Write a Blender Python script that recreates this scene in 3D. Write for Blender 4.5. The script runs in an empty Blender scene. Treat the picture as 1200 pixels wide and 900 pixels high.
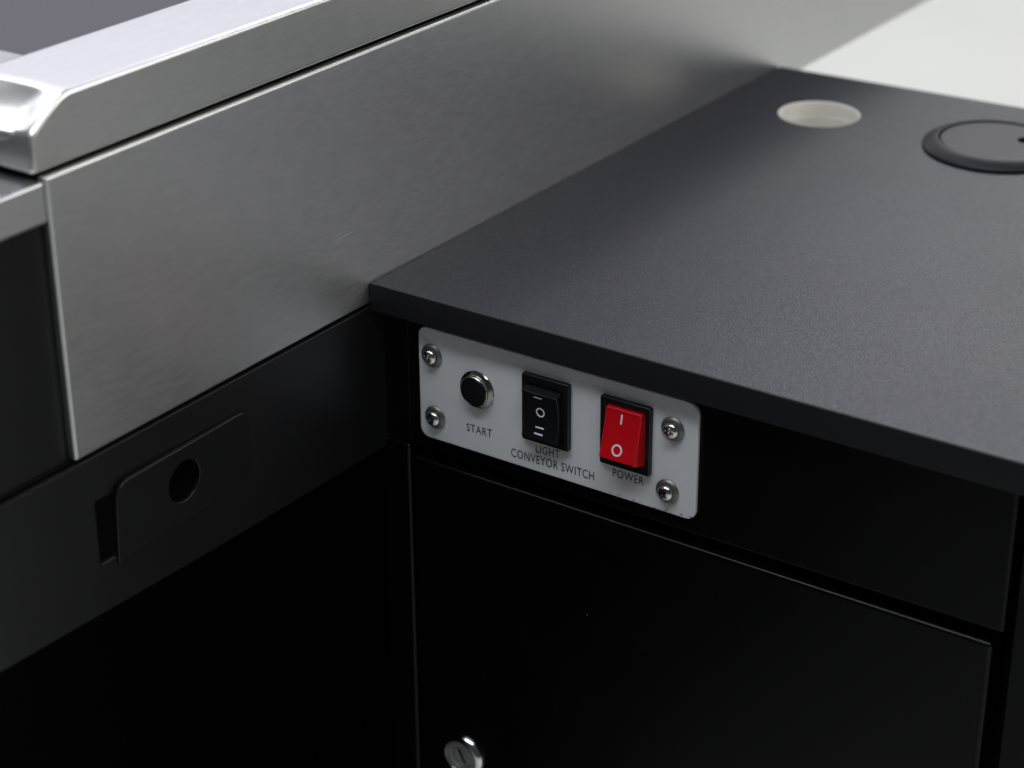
import bpy, bmesh, math, random
from mathutils import Vector, Matrix
random.seed(7)
PI = math.pi
scene = bpy.context.scene
COL = scene.collection

# ------------------------------------------------------------------ camera
cam = bpy.data.cameras.new('camera'); camo = bpy.data.objects.new('camera', cam); COL.objects.link(camo)
R = ((0.82389181, 0.56671971, -0.00557257),
     (-0.24295555, 0.36205562, 0.89993796),
     (0.51203015, -0.74009763, 0.43598236))
CAM = (0.58864, -0.72955, 0.39803)
M = Matrix(R).transposed().to_4x4(); M.translation = CAM
camo.matrix_world = M
cam.sensor_fit = 'HORIZONTAL'; cam.sensor_width = 36.0; cam.lens = 2458.13 / 1200 * 36
cam.clip_start = 0.01; cam.clip_end = 60
cam.dof.use_dof = True; cam.dof.focus_distance = 0.985; cam.dof.aperture_fstop = 6.8
scene.camera = camo

# ------------------------------------------------------------------ ambient light, lamps, exposure
world = bpy.data.worlds.new('World'); scene.world = world; world.use_nodes = True
bg = world.node_tree.nodes['Background']
bg.inputs[0].default_value = (0.86, 0.90, 1.0, 1); bg.inputs[1].default_value = 0.045

def area(name, loc, target, sx, sy, watts, col):
    l = bpy.data.lights.new(name, 'AREA'); l.shape = 'RECTANGLE'; l.size = sx; l.size_y = sy
    l.energy = watts; l.color = col
    o = bpy.data.objects.new(name, l); COL.objects.link(o); o.location = loc
    d = Vector(target) - Vector(loc)
    o.rotation_euler = d.to_track_quat('-Z', 'Y').to_euler()
    return o
area('window_light_behind', (-1.9, 2.45, 2.15), (0.05, 0.1, 0), 3.0, 2.1, 33, (0.88, 0.87, 1.0))
area('fill_light_right', (2.6, 1.4, 1.5), (0.0, 0.0, 0.1), 2.1, 1.8, 47, (1.0, 1.0, 0.97))  # added fill to brighten the steel facing right; no known source
area('ceiling_lamp_front', (0.25, -0.85, 2.0), (0.1, 0.0, 0), 2.3, 0.32, 33, (0.94, 0.97, 1.0))
area('ceiling_lamp_left', (-1.15, 0.15, 1.75), (0.0, 0.1, 0), 0.5, 1.8, 17, (0.92, 0.93, 1.0))
area('ceiling_lamp_far', (-0.6, 4.2, 2.6), (-0.6, 3.2, -0.75), 2.0, 2.0, 112, (1.0, 1.0, 0.97))

vs = scene.view_settings
vs.view_transform = 'Standard'; vs.look = 'None'; vs.exposure = 0.0; vs.gamma = 1.0; vs.use_curve_mapping = False
scene.render.engine = 'CYCLES'

# ------------------------------------------------------------------ materials
class NB:
    def __init__(s, name):
        s.m = bpy.data.materials.new(name); s.m.use_nodes = True
        s.t = s.m.node_tree; s.n = s.t.nodes; s.l = s.t.links; s.b = s.n['Principled BSDF']
    def add(s, t, **kw):
        x = s.n.new(t)
        for k, v in kw.items(): setattr(x, k, v)
        return x
    def link(s, a, b): s.l.new(a, b)
    def set(s, **kw):
        for k, v in kw.items():
            k = k.replace('_', ' ')
            s.b.inputs[k].default_value = v
    def coords(s, scale=(1, 1, 1), out='Object'):
        tc = s.add('ShaderNodeTexCoord'); mp = s.add('ShaderNodeMapping'); mp.inputs['Scale'].default_value = scale
        s.link(tc.outputs[out], mp.inputs[0]); return mp.outputs[0]
    def noise(s, vec, scale, detail=2.0, rough=0.5):
        n = s.add('ShaderNodeTexNoise'); n.inputs['Scale'].default_value = scale
        n.inputs['Detail'].default_value = detail; n.inputs['Roughness'].default_value = rough
        s.link(vec, n.inputs['Vector']); return n.outputs['Fac']
    def ramp(s, fac, stops):
        r = s.add('ShaderNodeValToRGB'); e = r.color_ramp.elements
        while len(e) < len(stops): e.new(0.5)
        for i, (p, c) in enumerate(stops):
            e[i].position = p; e[i].color = (*c, 1) if len(c) == 3 else c
        s.link(fac, r.inputs[0]); return r.outputs[0]
    def rng(s, fac, a, b, c, d):
        r = s.add('ShaderNodeMapRange')
        for i, v in enumerate((a, b, c, d)): r.inputs[i + 1].default_value = v
        s.link(fac, r.inputs[0]); return r.outputs[0]
    def math(s, op, a, b):
        r = s.add('ShaderNodeMath', operation=op)
        for i, v in enumerate((a, b)):
            if isinstance(v, (int, float)): r.inputs[i].default_value = v
            else: s.link(v, r.inputs[i])
        return r.outputs[0]
    def bump(s, h, strength, dist):
        b = s.add('ShaderNodeBump'); b.inputs['Strength'].default_value = strength; b.inputs['Distance'].default_value = dist
        s.link(h, b.inputs['Height']); s.link(b.outputs[0], s.b.inputs['Normal'])

def g(v): return (v, v, v, 1)

def steel(name, col, rough, along='Y', streak=0.055, aniso=0.5):
    k = NB(name); k.set(Metallic=1.0, Base_Color=col, Roughness=rough)
    sc = {'Y': (1500, 90, 1500), 'X': (90, 1500, 1500)}[along]
    v = k.coords(sc); n1 = k.noise(v, 1.0, 3.0, 0.6)
    sc2 = {'Y': (1500, 35, 1500), 'X': (35, 1500, 1500)}[along]
    n2 = k.noise(k.coords(sc2), 1.0, 1.0)
    cl = k.noise(k.coords((9, 6, 9)), 1.0, 4.0, 0.6)           # handling marks, cloudy
    scr = k.rng(n2, 0.71, 0.80, 0.0, 1.0)                      # sparse bright nicks
    scr = k.math('MULTIPLY', scr, k.rng(k.noise(k.coords((30, 12, 30)), 1.0, 2.0), 0.5, 0.62, 0.0, 1.0))
    r = k.math('ADD', k.rng(n1, 0.25, 0.75, rough - 0.03, rough + 0.03), k.rng(cl, 0.3, 0.7, -0.01, 0.012))
    r = k.math('ADD', r, k.math('MULTIPLY', scr, 0.12))
    k.link(r, k.b.inputs['Roughness'])
    mix = k.add('ShaderNodeMix', data_type='RGBA')
    k.link(k.rng(n1, 0.2, 0.8, 0.0, 1.0), mix.inputs[0])
    c = col
    mix.inputs[6].default_value = (c[0]*.94, c[1]*.94, c[2]*.94, 1); mix.inputs[7].default_value = (min(1, c[0]*1.05), min(1, c[1]*1.05), min(1, c[2]*1.05), 1)
    mx2 = k.add('ShaderNodeMix', data_type='RGBA'); k.link(k.math('MULTIPLY', scr, 0.55), mx2.inputs[0])
    k.link(mix.outputs[2], mx2.inputs[6]); mx2.inputs[7].default_value = (0.95, 0.95, 0.95, 1)
    k.link(mx2.outputs[2], k.b.inputs['Base Color'])
    k.bump(n1, streak, 0.00006)
    tg = k.add('ShaderNodeTangent', direction_type='UV_MAP'); k.link(tg.outputs[0], k.b.inputs['Tangent'])
    k.b.inputs['Anisotropic'].default_value = aniso; k.b.inputs['Anisotropic Rotation'].default_value = 0.25
    return k.m

def plain(name, col, rough, metallic=0.0, spec=0.5, grain=None, var=0.0, dust=0.0):
    k = NB(name); k.set(Base_Color=(*col, 1), Roughness=rough, Metallic=metallic)
    k.b.inputs['Specular IOR Level'].default_value = spec
    if grain:
        n = k.noise(k.coords((1, 1, 1)), grain[0], 2.0, 0.6); k.bump(n, grain[1], grain[2])
    if dust:
        vo = k.add('ShaderNodeTexVoronoi'); vo.inputs['Scale'].default_value = 42.0
        k.link(k.coords((1, 1, 1)), vo.inputs['Vector'])
        sep = k.add('ShaderNodeSeparateColor'); k.link(vo.outputs['Color'], sep.inputs[0])
        spot = k.math('MULTIPLY', k.rng(vo.outputs['Distance'], 0.010, 0.018, 1.0, 0.0), k.rng(sep.outputs[0], 0.45, 0.8, 0.0, dust))
        mx = k.add('ShaderNodeMix', data_type='RGBA'); k.link(spot, mx.inputs[0])
        mx.inputs[6].default_value = (*col, 1); mx.inputs[7].default_value = (0.4, 0.4, 0.4, 1)
        k.link(mx.outputs[2], k.b.inputs['Base Color'])
    if var:
        n = k.noise(k.coords((1, 1, 1)), 14, 5.0, 0.65)
        k.link(k.rng(n, 0.25, 0.75, max(0.02, rough - var), rough + var), k.b.inputs['Roughness'])
    return k.m

MAT = {}
MAT['steel'] = steel('brushed_steel', (0.66, 0.66, 0.665, 1), 0.36, aniso=0.35)
MAT['steel_cap'] = steel('polished_brushed_steel', (0.77, 0.77, 0.755, 1), 0.32, aniso=0.4, streak=0.03)
MAT['steel_x'] = steel('brushed_steel_crosswise', (0.50, 0.51, 0.49, 1), 0.4, along='X')
MAT['black'] = plain('black_powder_coat', (0.0012, 0.0012, 0.0014), 0.25, spec=0.2, grain=(1800, 0.05, 0.0002), var=0.05, dust=0.5)
MAT['black_rail'] = plain('black_painted_rail', (0.0075, 0.0075, 0.0085), 0.35, spec=0.3, grain=(1500, 0.06, 0.0002), var=0.06, dust=0.4)
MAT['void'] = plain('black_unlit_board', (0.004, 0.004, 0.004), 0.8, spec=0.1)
MAT['edge'] = plain('black_edge_band', (0.010, 0.010, 0.012), 0.5, spec=0.25)
MAT['mdf'] = plain('raw_fibreboard', (0.66, 0.64, 0.59), 0.85, spec=0.2, grain=(900, 0.3, 0.0003))
MAT['belt'] = plain('grey_belt', (0.05, 0.045, 0.055), 0.5, spec=0.5, grain=(2500, 0.2, 0.0002))
MAT['plastic_black'] = plain('black_switch_plastic', (0.006, 0.006, 0.007), 0.33, spec=0.35, grain=(2500, 0.05, 0.0001))
MAT['grommet'] = plain('grey_grommet_plastic', (0.020, 0.020, 0.025), 0.44, spec=0.15, grain=(1500, 0.08, 0.0002))
MAT['chrome'] = plain('chrome', (0.72, 0.72, 0.73), 0.12, metallic=1.0)
MAT['nickel'] = plain('nickel', (0.55, 0.55, 0.54), 0.25, metallic=1.0, var=0.06)
MAT['washer'] = plain('dull_zinc_washer', (0.16, 0.165, 0.16), 0.42, metallic=0.8, var=0.08)
MAT['dark_chrome'] = plain('dark_chrome', (0.32, 0.32, 0.31), 0.16, metallic=1.0)
MAT['core'] = plain('lock_core_metal', (0.42, 0.42, 0.41), 0.42, metallic=0.8, var=0.08)
MAT['ink'] = plain('dark_grey_ink', (0.05, 0.05, 0.06), 0.6, spec=0.2)
MAT['white_ink'] = plain('pale_lilac_ink', (0.66, 0.62, 0.78), 0.5, spec=0.3)
MAT['white_ink2'] = plain('pale_pink_ink', (0.80, 0.66, 0.76), 0.5, spec=0.3)

# desk laminate: fine pebble grain
k = NB('charcoal_laminate'); k.set(Base_Color=(0.010, 0.010, 0.019, 1), Roughness=0.5)
k.b.inputs['Specular IOR Level'].default_value = 0.25
k.b.inputs['Specular Tint'].default_value = (0.90, 0.925, 1.0, 1)
spk = k.noise(k.coords(), 1450, 1.0, 0.5); k.link(k.rng(spk, 0.3, 0.7, 0.10, 0.32), k.b.inputs['Specular IOR Level'])
n = k.noise(k.coords(), 1900, 2.0, 0.6); n2 = k.noise(k.coords(), 700, 2.0, 0.5)
k.bump(k.math('ADD', n, k.math('MULTIPLY', n2, 0.6)), 0.42, 0.0004)
cl = k.noise(k.coords(), 11, 5.0, 0.6); k.link(k.rng(cl, 0.3, 0.7, 0.33, 0.37), k.b.inputs['Roughness'])
MAT['laminate'] = k.m

# milky acrylic of the switch plate, with dark scuffs along its lower edge (object space: z from the plate centre)
k = NB('milky_acrylic'); k.set(Roughness=0.42, Base_Color=(0.60, 0.62, 0.65, 1))
tc = k.add('ShaderNodeTexCoord'); sp = k.add('ShaderNodeSeparateXYZ'); k.link(tc.outputs['Object'], sp.inputs[0])
sc = k.noise(k.coords((260, 260, 420)), 1.0, 3.0, 0.6)
band = k.math('MULTIPLY', k.rng(sp.outputs[2], -0.0283, -0.0276, 1.0, 0.0), k.rng(sp.outputs[0], 0.02, 0.07, 0.0, 1.0))
mask = k.math('MULTIPLY', k.rng(sc, 0.56, 0.60, 0.0, 1.0), band)
mx = k.add('ShaderNodeMix', data_type='RGBA'); k.link(mask, mx.inputs[0])
mx.inputs[6].default_value = (0.60, 0.62, 0.65, 1); mx.inputs[7].default_value = (0.08, 0.08, 0.08, 1)
k.link(mx.outputs[2], k.b.inputs['Base Color'])
k.b.inputs['Subsurface Weight'].default_value = 0.25
k.b.inputs['Subsurface Radius'].default_value = (1, 1, 1); k.b.inputs['Subsurface Scale'].default_value = 0.003
MAT['acrylic'] = k.m

# translucent red rocker
k = NB('translucent_red_plastic'); k.set(Base_Color=(0.95, 0.008, 0.02, 1), Roughness=0.26)
k.b.inputs['Transmission Weight'].default_value = 0.6; k.b.inputs['IOR'].default_value = 1.49
MAT['red'] = k.m

# pale floor
k = NB('pale_floor'); k.set(Roughness=0.45)
n = k.noise(k.coords((1.2, 1.2, 1)), 1.0, 4.0)
k.link(k.ramp(n, [(0.3, (0.70, 0.71, 0.68)), (0.7, (0.76, 0.765, 0.74))]), k.b.inputs['Base Color'])
MAT['floor'] = k.m

# ------------------------------------------------------------------ builders (all measures in millimetres)
def empty(name, loc, label, cat, group=None):
    o = bpy.data.objects.new(name, None); COL.objects.link(o); o.empty_display_size = 0.05
    o.location = [c * 0.001 for c in loc]; o['label'] = label; o['category'] = cat
    if group: o['group'] = group
    return o

def world_loc(o):
    p = Vector((0, 0, 0))
    while o: p += o.location; o = o.parent
    return p

def finish(name, bm, mats, parent=None, smooth=40, bevel=0, seg=3, bang=35, label=None):
    """bm in world millimetres -> one object with its origin at the mesh centre"""
    bmesh.ops.recalc_face_normals(bm, faces=bm.faces[:])
    bm.verts.ensure_lookup_table()
    lo = [min(v.co[i] for v in bm.verts) for i in range(3)]; hi = [max(v.co[i] for v in bm.verts) for i in range(3)]
    c = Vector([(a + b) / 2 for a, b in zip(lo, hi)])
    bmesh.ops.translate(bm, verts=bm.verts[:], vec=-c)
    bmesh.ops.scale(bm, verts=bm.verts[:], vec=(0.001,) * 3)
    lay = bm.faces.layers.int.get('flat')
    flat = [bool(lay and f[lay]) for f in bm.faces]
    uv = bm.loops.layers.uv.new('UVMap')
    for f in bm.faces:
        for l in f.loops:
            p = l.vert.co
            l[uv].uv = (p.y * 4, (p.x * 0.8 + p.z) * 4)
    me = bpy.data.meshes.new(name); bm.to_mesh(me); bm.free()
    for m in (mats if isinstance(mats, (list, tuple)) else [mats]): me.materials.append(MAT[m])
    o = bpy.data.objects.new(name, me); COL.objects.link(o)
    w = c * 0.001
    if parent: o.parent = parent; w = w - world_loc(parent)
    o.location = w
    if smooth:
        me.set_sharp_from_angle(angle=math.radians(smooth))
        for p, fl_ in zip(me.polygons, flat): p.use_smooth = not fl_
    if bevel:
        b = o.modifiers.new('bevel', 'BEVEL'); b.width = bevel * 0.001; b.segments = seg
        b.limit_method = 'ANGLE'; b.angle_limit = math.radians(bang); b.harden_normals = True
    if label: o['label'] = label
    return o

def box(bm, x0, x1, y0, y1, z0, z1):
    r = bmesh.ops.create_cube(bm, size=1.0)
    for v in r['verts']:
        v.co = Vector(((x0 + x1) / 2 + v.co.x * (x1 - x0), (y0 + y1) / 2 + v.co.y * (y1 - y0), (z0 + z1) / 2 + v.co.z * (z1 - z0)))
    return r['verts']

def boxo(name, dims, mat, parent, bevel=0.8, seg=3, label=None):
    bm = bmesh.new(); box(bm, *dims); return finish(name, bm, mat, parent, bevel=bevel, seg=seg, label=label)

def rrect(x0, x1, y0, y1, r, seg=6, skip=()):
    """rounded rectangle as a 2D loop; r may be four radii: (x1,y0) (x1,y1) (x0,y1) (x0,y0)"""
    rs = r if isinstance(r, (list, tuple)) else [r] * 4
    cs = [(x1, y0, -PI/2, -1, 1), (x1, y1, 0, -1, -1), (x0, y1, PI/2, 1, -1), (x0, y0, PI, 1, 1)]
    pts = []
    for (cx, cy, a0, sx, sy), rr in zip(cs, rs):
        for i in range(seg + 1):
            a = a0 + PI/2 * i / seg
            pts.append((cx + sx * rr + rr * math.cos(a), cy + sy * rr + rr * math.sin(a)))
    return pts

def circ(cx, cy, r, n=48): return [(cx + r * math.cos(2*PI*i/n), cy + r * math.sin(2*PI*i/n)) for i in range(n)]

def offset(lp, d):
    """move a 2D loop to its left (inwards for a counter-clockwise loop) by d"""
    out = []
    n = len(lp)
    for i in range(n):
        p0, p, p1 = lp[i - 1], lp[i], lp[(i + 1) % n]
        a = Vector((p[0] - p0[0], p[1] - p0[1])); b = Vector((p1[0] - p[0], p1[1] - p[1]))
        if a.length < 1e-9: a = b
        if b.length < 1e-9: b = a
        a.normalize(); b.normalize()
        na, nb = Vector((-a.y, a.x)), Vector((-b.y, b.x))
        m = na + nb; k_ = max(0.35, m.length_squared / 2)
        out.append((p[0] + m.x * d / k_, p[1] + m.y * d / k_))
    return out

def area2(lp): return sum(lp[i - 1][0] * lp[i][1] - lp[i][0] * lp[i - 1][1] for i in range(len(lp)))

def slab(bm, loops, to3, d0, d1, wall_mat=None, rnd=0.0, seg=3, edge_mat=None, rback=None):
    """plate with holes: loops[0] outer, rest holes; to3(u, v, d) -> xyz; d0 the shown face, d1 the back; rnd rounds the rims"""
    lay = bm.faces.layers.int.get('flat') or bm.faces.layers.int.new('flat')
    loops = [list(lp) for lp in loops]
    for i_, lp in enumerate(loops):
        lp[:] = [p for q, p in enumerate(lp) if (p[0] - lp[q - 1][0]) ** 2 + (p[1] - lp[q - 1][1]) ** 2 > 1e-8]
        if (area2(lp) > 0) != (i_ == 0): lp.reverse()
    sg = 1 if d1 > d0 else -1
    rb = rnd if rback is None else rback
    prof = [(rnd * (1 - math.sin(PI/2 * t / seg)), d0 + sg * rnd * (1 - math.cos(PI/2 * t / seg))) for t in range(seg + 1)] if rnd else [(0, d0)]
    prof += [(rb * (1 - math.cos(PI/2 * t / seg)), d1 - sg * rb * (1 - math.sin(PI/2 * t / seg))) for t in range(seg + 1)] if rb else [(0, d1)]
    stacks = []
    for lp in loops:
        stacks.append([[bm.verts.new(to3(u, v, d)) for u, v in (offset(lp, o) if o else lp)] for o, d in prof])
    for e_ in (0, -1):
        ed = []
        for st in stacks:
            vs_ = st[e_]
            ed += [bm.edges.new((vs_[i], vs_[(i + 1) % len(vs_)])) for i in range(len(vs_))]
        rr_ = bmesh.ops.triangle_fill(bm, use_beauty=True, use_dissolve=False, edges=ed)
        for f in rr_['geom']:
            if isinstance(f, bmesh.types.BMFace): f[lay] = 1
    for li, st in enumerate(stacks):
        for a, b in zip(st, st[1:]):
            for i in range(len(a)):
                j = (i + 1) % len(a)
                f = bm.faces.new((a[i], a[j], b[j], b[i]))
                if li and wall_mat is not None: f.material_index = wall_mat
                if not li and edge_mat is not None: f.material_index = edge_mat

def lathe(bm, prof, centre, axis='-Y', n=48, mat=0):
    """prof: (radius, height) pairs, revolved about an axis through centre"""
    rings = []
    for r, h in prof:
        ring = []
        cnt = 1 if r < 1e-6 else n
        for i in range(cnt):
            a = 2 * PI * i / n
            if axis == '-Y': p = (centre[0] + r * math.cos(a), centre[1] - h, centre[2] + r * math.sin(a))
            else: p = (centre[0] + r * math.cos(a), centre[1] + r * math.sin(a), centre[2] + h)
            ring.append(bm.verts.new(p))
        rings.append(ring)
    for a, b in zip(rings, rings[1:]):
        for i in range(n):
            j = (i + 1) % n
            q = [a[i % len(a)], a[j % len(a)], b[j % len(b)], b[i % len(b)]]
            q2 = []
            for v in q:
                if v not in q2: q2.append(v)
            if len(q2) > 2:
                f = bm.faces.new(q2); f.material_index = mat

def lettering(name, body, x0, x1, zbase, cap, y, mat, parent, zbase1=None):
    cu = bpy.data.curves.new(name, 'FONT'); cu.body = body; cu.size = 1.0; cu.resolution_u = 4
    cu.space_character = 1.1; cu.offset = 0.003
    t = bpy.data.objects.new(name, cu); COL.objects.link(t)
    dg = bpy.context.evaluated_depsgraph_get(); dg.update()
    me = bpy.data.meshes.new_from_object(t.evaluated_get(dg)); bpy.data.objects.remove(t)
    bm = bmesh.new(); bm.from_mesh(me); bpy.data.meshes.remove(me)
    xs = [v.co.x for v in bm.verts]; ys = [v.co.y for v in bm.verts]
    lo, hi, yl, yh = min(xs), max(xs), min(ys), max(ys)
    dz = 0 if zbase1 is None else zbase1 - zbase
    for v in bm.verts:
        u = (v.co.x - lo) / (hi - lo); w = (v.co.y - yl) / (yh - yl)
        v.co = Vector((x0 + u * (x1 - x0), y, zbase + dz * u + w * cap))
    r = bmesh.ops.extrude_face_region(bm, geom=bm.faces[:])
    bmesh.ops.translate(bm, verts=[e for e in r['geom'] if isinstance(e, bmesh.types.BMVert)], vec=(0, 0.08, 0))
    return finish(name, bm, mat, parent, smooth=0)

# ------------------------------------------------------------------ floor
bm = bmesh.new()
v = [bm.verts.new(p) for p in ((-9000, -5000, -752), (7000, -5000, -752), (7000, 11000, -752), (-9000, 11000, -752))]
bm.faces.new(v); fl = finish('floor', bm, 'floor', smooth=0); fl['kind'] = 'structure'

# ------------------------------------------------------------------ conveyor counter (steel side, cap rail, belt, black rail)
cc = empty('conveyor_counter', (-150, 100, -752), 'stainless steel conveyor counter with capped rail above black lower rail', 'counter')
YN, YF = -198.0, 1900.0
# side panel: folded steel sheet with a fine top lip
boxo('side_panel', (-5.0, 0.0, YN, YF, -11.0, 114.6), 'steel', cc, bevel=1.5, seg=5)

# cap rail: square tube whose near end is pressed down into a dished ramp
bm = bmesh.new()
US = [0.0, 0.065] + [0.065 + 0.87 * i / 30 for i in range(1, 31)] + [1.0]
nx = len(US) - 1
ysec = [-202.5] + [-199.6 + 25.6 * i / 36 for i in range(37)] + [-172 + 8 * i for i in range(3)] + [-140, -60, 60, 240, 500, 1000, YF]
XR0, XR1, ZB, ZT = -1.6, -52.0, 116.4, 145.0
def captop(x, y):
    u = (x - XR0) / (XR1 - XR0)                         # 0 front .. 1 back
    t = (y + 202.5) / (21.0 + 2.2 * math.sin(u * 5.0) * u)
    sm = min(1.0, u / 0.35); sm = sm * sm * (3 - 2 * sm)
    kk = 0.32 - 0.85 * sm                               # bulged at the front edge, dished in the middle
    tt = min(t, 1.0)
    ramp_ = 131.5 + (ZT - 131.5) * (tt + kk * tt * (1 - tt)) + max(0.0, t - 1.0) * 10.0
    w = 0.5 + 0.5 * (ZT - ramp_) / 1.6; w = max(0.0, min(1.0, w))
    return ramp_ * w + ZT * (1 - w) - 1.6 * w * (1 - w)  # soft minimum: a rounded fold
grid = []
for y in ysec:
    grid.append([bm.verts.new((XR0 + (XR1 - XR0) * u, y, captop(XR0 + (XR1 - XR0) * u, y))) for u in US])
bot = [[bm.verts.new((x, y, ZB)) for x in (XR0, XR1)] for y in ysec]
for a in range(len(ysec) - 1):
    for i in range(nx): bm.faces.new((grid[a][i], grid[a + 1][i], grid[a + 1][i + 1], grid[a][i + 1]))
    bm.faces.new((grid[a][0], bot[a][0], bot[a + 1][0], grid[a + 1][0]))
    bm.faces.new((grid[a][nx], grid[a + 1][nx], bot[a + 1][1], bot[a][1]))
    bm.faces.new((bot[a][0], bot[a][1], bot[a + 1][1], bot[a + 1][0]))
for a in (0, len(ysec) - 1):
    f = [bot[a][0]] + grid[a][:] + [bot[a][1]]
    bm.faces.new(f if a == 0 else f[::-1])
finish('cap_rail', bm, 'steel_cap', cc, smooth=70, bevel=2.0, seg=5, bang=62)
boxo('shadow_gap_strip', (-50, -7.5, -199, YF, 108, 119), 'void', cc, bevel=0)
# steel lip carried on towards the viewer
bm = bmesh.new(); box(bm, -62, -0.5, -1500, YN - 0.25, 95.8, 112.9); finish('steel_lip', bm, 'steel', cc, bevel=1.3, seg=4)
boxo('end_skirt', (-9.0, -4.6, -1500, YN + 12, -11.8, 97.5), 'black_rail', cc, bevel=0.6)
# belt and its end plate
boxo('belt_end_plate', (-420, -53.0, -200, -154.6, 128, 144.2), 'steel_x', cc, bevel=0.8)
boxo('belt', (-400, -52.6, -154.0, YF, 132, 141.0), 'belt', cc, bevel=1.5)
# black lower rail with a slot cut beside the latch plate
outer = [(-1500, -12.6), (430, -12.6), (430, -93.5), (5, -92.4), (-130, -90.2), (-260, -85.4), (-1500, -83)]
slot = rrect(-190.3, -150, -63.9, -33.6, 0.8, seg=2)
bm = bmesh.new(); slab(bm, [outer, slot, circ(-138, -46.1, 11.2, 40)], lambda u, v, d: (d, u, v), 0.4, -2.6, rnd=0.7)
lr = finish('lower_rail', bm, 'black_rail', cc, smooth=35)
lp = rrect(-181.0, -93.5, -67.5, -28.6, [0.6, 6.5, 8.0, 0.6], seg=8)
bm = bmesh.new(); slab(bm, [lp, circ(-138, -46.1, 10.2, 40)], lambda u, v, d: (d, u, v), 3.0, 0.9, rnd=0.5)
# the latch plate leans out a little at its top, as bent sheet does
for v_ in bm.verts:
    t = (v_.co.z + 67.5) / 39; v_.co.x += 1.3 * t - 1.4 * (1 - t)
    v_.co.x -= 1.5 * (v_.co.y + 181) / 87
finish('latch_plate', bm, 'black_rail', lr, smooth=35)
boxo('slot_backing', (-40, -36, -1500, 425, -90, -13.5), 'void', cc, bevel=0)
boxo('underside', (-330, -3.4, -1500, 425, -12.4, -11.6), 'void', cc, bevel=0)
boxo('darkening_board', (-230, -222, -1500, 425, -750, -13), 'void', cc, bevel=0)  # black board added below; its near run keeps bright floor off the fronts
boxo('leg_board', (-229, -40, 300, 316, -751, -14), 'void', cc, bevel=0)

# ------------------------------------------------------------------ cash desk
cd = empty('cash_desk', (190, 200, -752), 'black cabinet desk with charcoal laminate top and locked door', 'desk')
DX = 560
top = [(0.6, 0.0), (DX, 0.0), (DX, 432), (160, 426.8), (0.6, 420)]
hole = circ(64.5, 349, 23.2, 64); gh = circ(175, 350, 30, 48)
bm = bmesh.new(); slab(bm, [top, hole, gh], lambda u, v, d: (u, v, d), 0.0, -14.6, wall_mat=2, edge_mat=1, rnd=0.9, seg=3)
finish('desktop', bm, ['laminate', 'edge', 'mdf'], cd, smooth=35)
bm = bmesh.new()
lathe(bm, [(21.9, -9.0), (21.9, -42), (23.05, -42), (23.05, -9.4), (22.6, -9.0), (21.9, -9.0)], (64.5, 349, 0), axis='Z', n=64)
finish('cable_hole_liner', bm, 'mdf', cd)
boxo('fascia', (15.6, 330.4, 9.0, 27, -86.9, -15.2), 'black', cd, bevel=1.6)
boxo('fascia_end', (-2.2, 15.3, 10.0, 27, -86.9, -15.2), 'black', cd, bevel=0.4)
boxo('stile', (-2.4, 15.5, 8.2, 26, -750, -87.6), 'black', cd, bevel=1.8)
boxo('side_stile', (334.5, 352, 9.0, 420, -750, -15.2), 'black', cd, bevel=0.8)
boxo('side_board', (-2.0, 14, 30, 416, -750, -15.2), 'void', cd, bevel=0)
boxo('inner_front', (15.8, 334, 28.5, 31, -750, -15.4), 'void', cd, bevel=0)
boxo('back_board', (15, 334, 400, 416, -750, -15.4), 'black', cd, bevel=0)
dr = boxo('door', (17.0, 326.4, 8.0, 26, -748, -93.0), 'black', cd, bevel=2.0, seg=4)
# cam lock
L = (46.0, 8.0, -263.5)
bm = bmesh.new()
lathe(bm, [(9.8, -3), (12.7, -0.5), (12.7, 0.7), (12.3, 1.6), (11.6, 2.6), (10.7, 3.4), (10.0, 3.7), (9.6, 3.6), (9.45, 3.0), (9.4, -2)], L, n=64)
lk = finish('lock', bm, 'chrome', cd, smooth=50)
bm = bmesh.new()
slotp = [(c[0] * 1.0, c[1]) for c in rrect(-1.3, 1.3, -4.6, 4.6, 0.7, seg=3)]
ca, sa = math.cos(math.radians(28)), math.sin(math.radians(28))
slotp = [(x * ca - z * sa, x * sa + z * ca) for x, z in slotp]
at_lock = lambda u, v, d: (L[0] + u, L[1] - d, L[2] + v)
slab(bm, [circ(0, 0, 9.2, 48), circ(0, 0, 6.1, 40)], at_lock, 3.1, 0.8, rnd=0.3, seg=2)
slab(bm, [circ(0, 0, 5.6, 40), slotp], at_lock, 2.7, 0.8, rnd=0.3, seg=2)
lathe(bm, [(0, 1.0), (9.0, 1.0)], L, n=32, mat=1)
finish('lock_core', bm, ['core', 'void'], lk, smooth=35)

# ------------------------------------------------------------------ grommet
G = (175, 350, 0)
gr = empty('cable_grommet', G, 'round grey plastic cable grommet cap set into the desktop', 'grommet')
bm = bmesh.new()
lathe(bm, [(30, 0.3), (41.0, 0.3), (41.2, 1.2), (40.4, 2.4), (37.5, 4.2), (34.2, 5.3), (32.6, 5.4), (32.0, 4.9), (31.9, 2), (30, 2), (30, 0.3)], G, axis='Z', n=96)
finish('flange', bm, 'grommet', gr, smooth=32)
bm = bmesh.new()
out = circ(175, 350, 31.3, 96)
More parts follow.
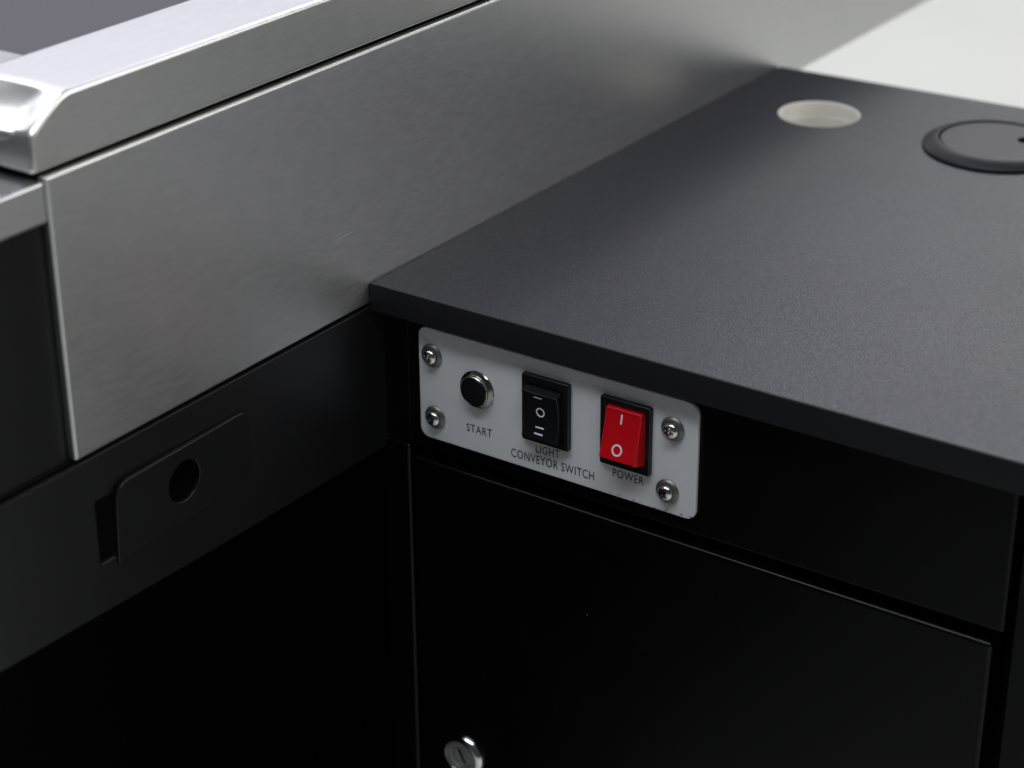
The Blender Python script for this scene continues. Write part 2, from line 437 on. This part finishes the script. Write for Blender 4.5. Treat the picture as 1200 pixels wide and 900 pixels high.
# notch for the cables on the far right side
a0 = math.radians(35)
na, nb_ = math.cos(a0), math.sin(a0)
nt = [(175 + na * r - nb_ * s, 350 + nb_ * r + na * s) for r, s in rrect(12, 29, -5, 5, 4.8, seg=6)]
slab(bm, [out, nt], lambda u, v, d: (u, v, d), 4.6, 2.6, rnd=0.5, seg=2)
finish('cap', bm, 'grommet', gr, smooth=35)
bm = bmesh.new(); lathe(bm, [(0, 0.6), (29.5, 0.6), (29.5, 1.4), (0, 1.4)], G, axis='Z', n=48)
finish('inner_disc', bm, 'void', gr)

# ------------------------------------------------------------------ switch plate
PY = 6.5
cp = empty('control_panel', (102, 9, -78), 'milky white switch plate with three labelled switches screwed under the desktop', 'control panel')
bm = bmesh.new()
pl = rrect(24.2, 180.8, -78.3, -18.6, [5.0, 6.0, 5.0, 5.0], seg=5)
slab(bm, [pl], lambda u, v, d: (u, d, v), PY, 8.8, rnd=0.6)
plate = finish('plate', bm, 'acrylic', cp, smooth=35)
IY = PY - 0.10
lettering('start_lettering', 'START', 52.4, 67.5, -68.2, 4.3, IY, 'ink', plate, -67.6)
lettering('light_lettering', 'LIGHT', 93.0, 106.6, -68.1, 4.3, IY, 'ink', plate, -67.6)
lettering('conveyor_switch_lettering', 'CONVEYOR SWITCH', 78.7, 126.0, -74.4, 4.6, IY, 'ink', plate, -73.5)
lettering('power_lettering', 'POWER', 136.2, 153.2, -68.0, 4.3, IY, 'ink', plate, -67.9)

# screws with cup washers
def screw_mesh(c, ang):
    bm = bmesh.new()
    lathe(bm, [(0, 1.5), (3.6, 1.5), (3.85, 2.0), (3.8, 2.6), (3.3, 3.4), (2.5, 3.9), (1.5, 4.15), (0, 4.2)], (0, 0, 0), n=32)
    head = bpy.data.meshes.new('h'); bm.to_mesh(head); bm.free()
    ho = bpy.data.objects.new('h', head); COL.objects.link(ho)
    bm = bmesh.new()
    def arm(w, l): box(bm, -l, l, -5.5, -2.9, -w, w)
    arm(0.55, 2.3)
    me2 = bpy.data.meshes.new('c'); bm.to_mesh(me2); bm.free()
    cs = []
    for r in (0, PI / 2):
        co = bpy.data.objects.new('c', me2); COL.objects.link(co); co.rotation_euler = (0, r + ang, 0); cs.append(co)
        md = ho.modifiers.new('b', 'BOOLEAN'); md.operation = 'DIFFERENCE'; md.object = co; md.solver = 'EXACT'
    dg = bpy.context.evaluated_depsgraph_get(); dg.update()
    res = bpy.data.meshes.new_from_object(ho.evaluated_get(dg))
    bm = bmesh.new(); bm.from_mesh(res)
    for o in [ho] + cs: bpy.data.objects.remove(o)
    bmesh.ops.translate(bm, verts=bm.verts[:], vec=c)
    return bm
for i, (x, z) in enumerate(((32.4, -32.9), (33.6, -66.1), (167.9, -34.3), (166.0, -66.9))):
    s = finish('screw', screw_mesh((x, PY, z), (0.5, 1.1, 0.25, 0.8)[i]), 'chrome', cp, smooth=40)
    bm = bmesh.new()
    lathe(bm, [(3.0, 0.05), (6.0, 0.05), (6.1, 0.45), (5.7, 1.0), (4.9, 1.65), (4.3, 1.8), (3.9, 1.6), (3.0, 1.5), (3.0, 0.05)], (x, PY, z), n=40)
    finish('washer', bm, 'washer', s, smooth=40)

# start push button
B = (59.2, PY, -43.9)
bm = bmesh.new()
lathe(bm, [(7.1, 0.05), (9.75, 0.05), (9.85, 0.5), (9.6, 0.9), (8.0, 1.7), (7.85, 1.9), (7.8, 3.3), (7.6, 3.55), (7.2, 3.6), (7.1, 3.4), (7.1, 0.05)], B, n=64)
bt = finish('start_button', bm, 'dark_chrome', cp, smooth=28)
bm = bmesh.new(); lathe(bm, [(7.0, 0.2), (7.0, 3.1), (6.7, 3.5), (6.1, 3.65), (0, 3.75)], B, n=48)
finish('button_cap', bm, 'plastic_black', bt, smooth=35)

# rocker switches
def bezel(name, x0, x1, z0, z1, ix0, ix1, iz0, iz1):
    bm = bmesh.new()
    slab(bm, [rrect(x0, x1, z0, z1, 1.1, seg=4), rrect(ix0, ix1, iz0, iz1, 0.5, seg=2)], lambda u, v, d: (u, d, v), 4.1, PY - 0.03, rnd=0.6, rback=0)
    return finish(name, bm, 'plastic_black', cp, smooth=35)

def rocker(prof, x0, x1, mat, parent, bev):
    """prof: closed (y, z) loop, extruded along x"""
    bm = bmesh.new()
    a = [bm.verts.new((x0, y, z)) for y, z in prof]; b = [bm.verts.new((x1, y, z)) for y, z in prof]
    bm.faces.new(a); bm.faces.new(b[::-1])
    for i in range(len(prof)):
        j = (i + 1) % len(prof); bm.faces.new((a[i], b[i], b[j], a[j]))
    return finish('rocker', bm, mat, parent, smooth=30, bevel=bev, seg=3, bang=40)

def ring(name, cx, cz, ro, ri, yf, mat, parent):
    bm = bmesh.new(); slab(bm, [circ(cx, cz, ro, 40), circ(cx, cz, ri, 40)], lambda u, v, d: (u, yf(v) + d, v), -0.10, 0.10)
    return finish(name, bm, mat, parent, smooth=0)
def dash(name, x0, x1, z0, z1, yf, mat, parent):
    bm = bmesh.new(); slab(bm, [[(x0, z0), (x1, z0), (x1, z1), (x0, z1)]], lambda u, v, d: (u, yf(v) + d, v), -0.10, 0.10)
    return finish(name, bm, mat, parent, smooth=0)

# light / conveyor switch: three-way, dished rocker at mid position
ls = bezel('light_switch', 86.4, 113.0, -61.5, -26.6, 89.0, 109.8, -58.4, -31.2)
ZA, ZC = -57.3, -33.2
yl = lambda z: -0.2 + 2.3 * (1 - ((z - (ZA + ZC) / 2) / ((ZC - ZA) / 2)) ** 2)
pr = [(8.0, ZA - 0.9), (4.0, ZA - 0.7)] + [(yl(ZA + (ZC - ZA) * i / 14), ZA + (ZC - ZA) * i / 14) for i in range(15)] + [(4.0, ZC + 1.4), (8.0, ZC + 1.6)]
rk = rocker(pr, 89.0, 108.9, 'plastic_black', ls, 0.5)
dash('one_mark', 96.0, 100.3, -35.75, -35.15, yl, 'white_ink', ls)
ring('zero_mark', 98.6, -43.5, 2.45, 1.75, yl, 'white_ink', ls)
dash('two_mark', 96.2, 100.9, -51.7, -51.0, yl, 'white_ink', ls)
dash('two_mark', 95.9, 100.7, -54.8, -54.1, yl, 'white_ink', ls)

# power switch: red rocker pressed in at the top
ps = bezel('power_switch', 130.2, 157.3, -61.4, -26.4, 133.6, 154.4, -57.9, -29.4)
ZA, ZC = -53.9, -30.3
yr = lambda z: -3.1 + (3.1 + 2.9) * ((z - ZA) / (ZC - ZA)) + 0.55 * math.sin(PI * (z - ZA) / (ZC - ZA))
pr = [(8.0, -57.2), (4.0, -57.0), (0.2, -55.8)] + [(yr(ZA + (ZC - ZA) * i / 12), ZA + (ZC - ZA) * i / 12) for i in range(13)] + [(8.0, -30.0)]
rk = rocker(pr, 134.2, 153.4, 'red', ps, 0.6); rk['label'] = 'translucent red rocker pressed in at the top'
dash('on_mark', 142.8, 143.6, -36.9, -32.4, yr, 'white_ink2', ps)
ring('off_mark', 143.2, -49.0, 2.75, 1.95, yr, 'white_ink2', ps)
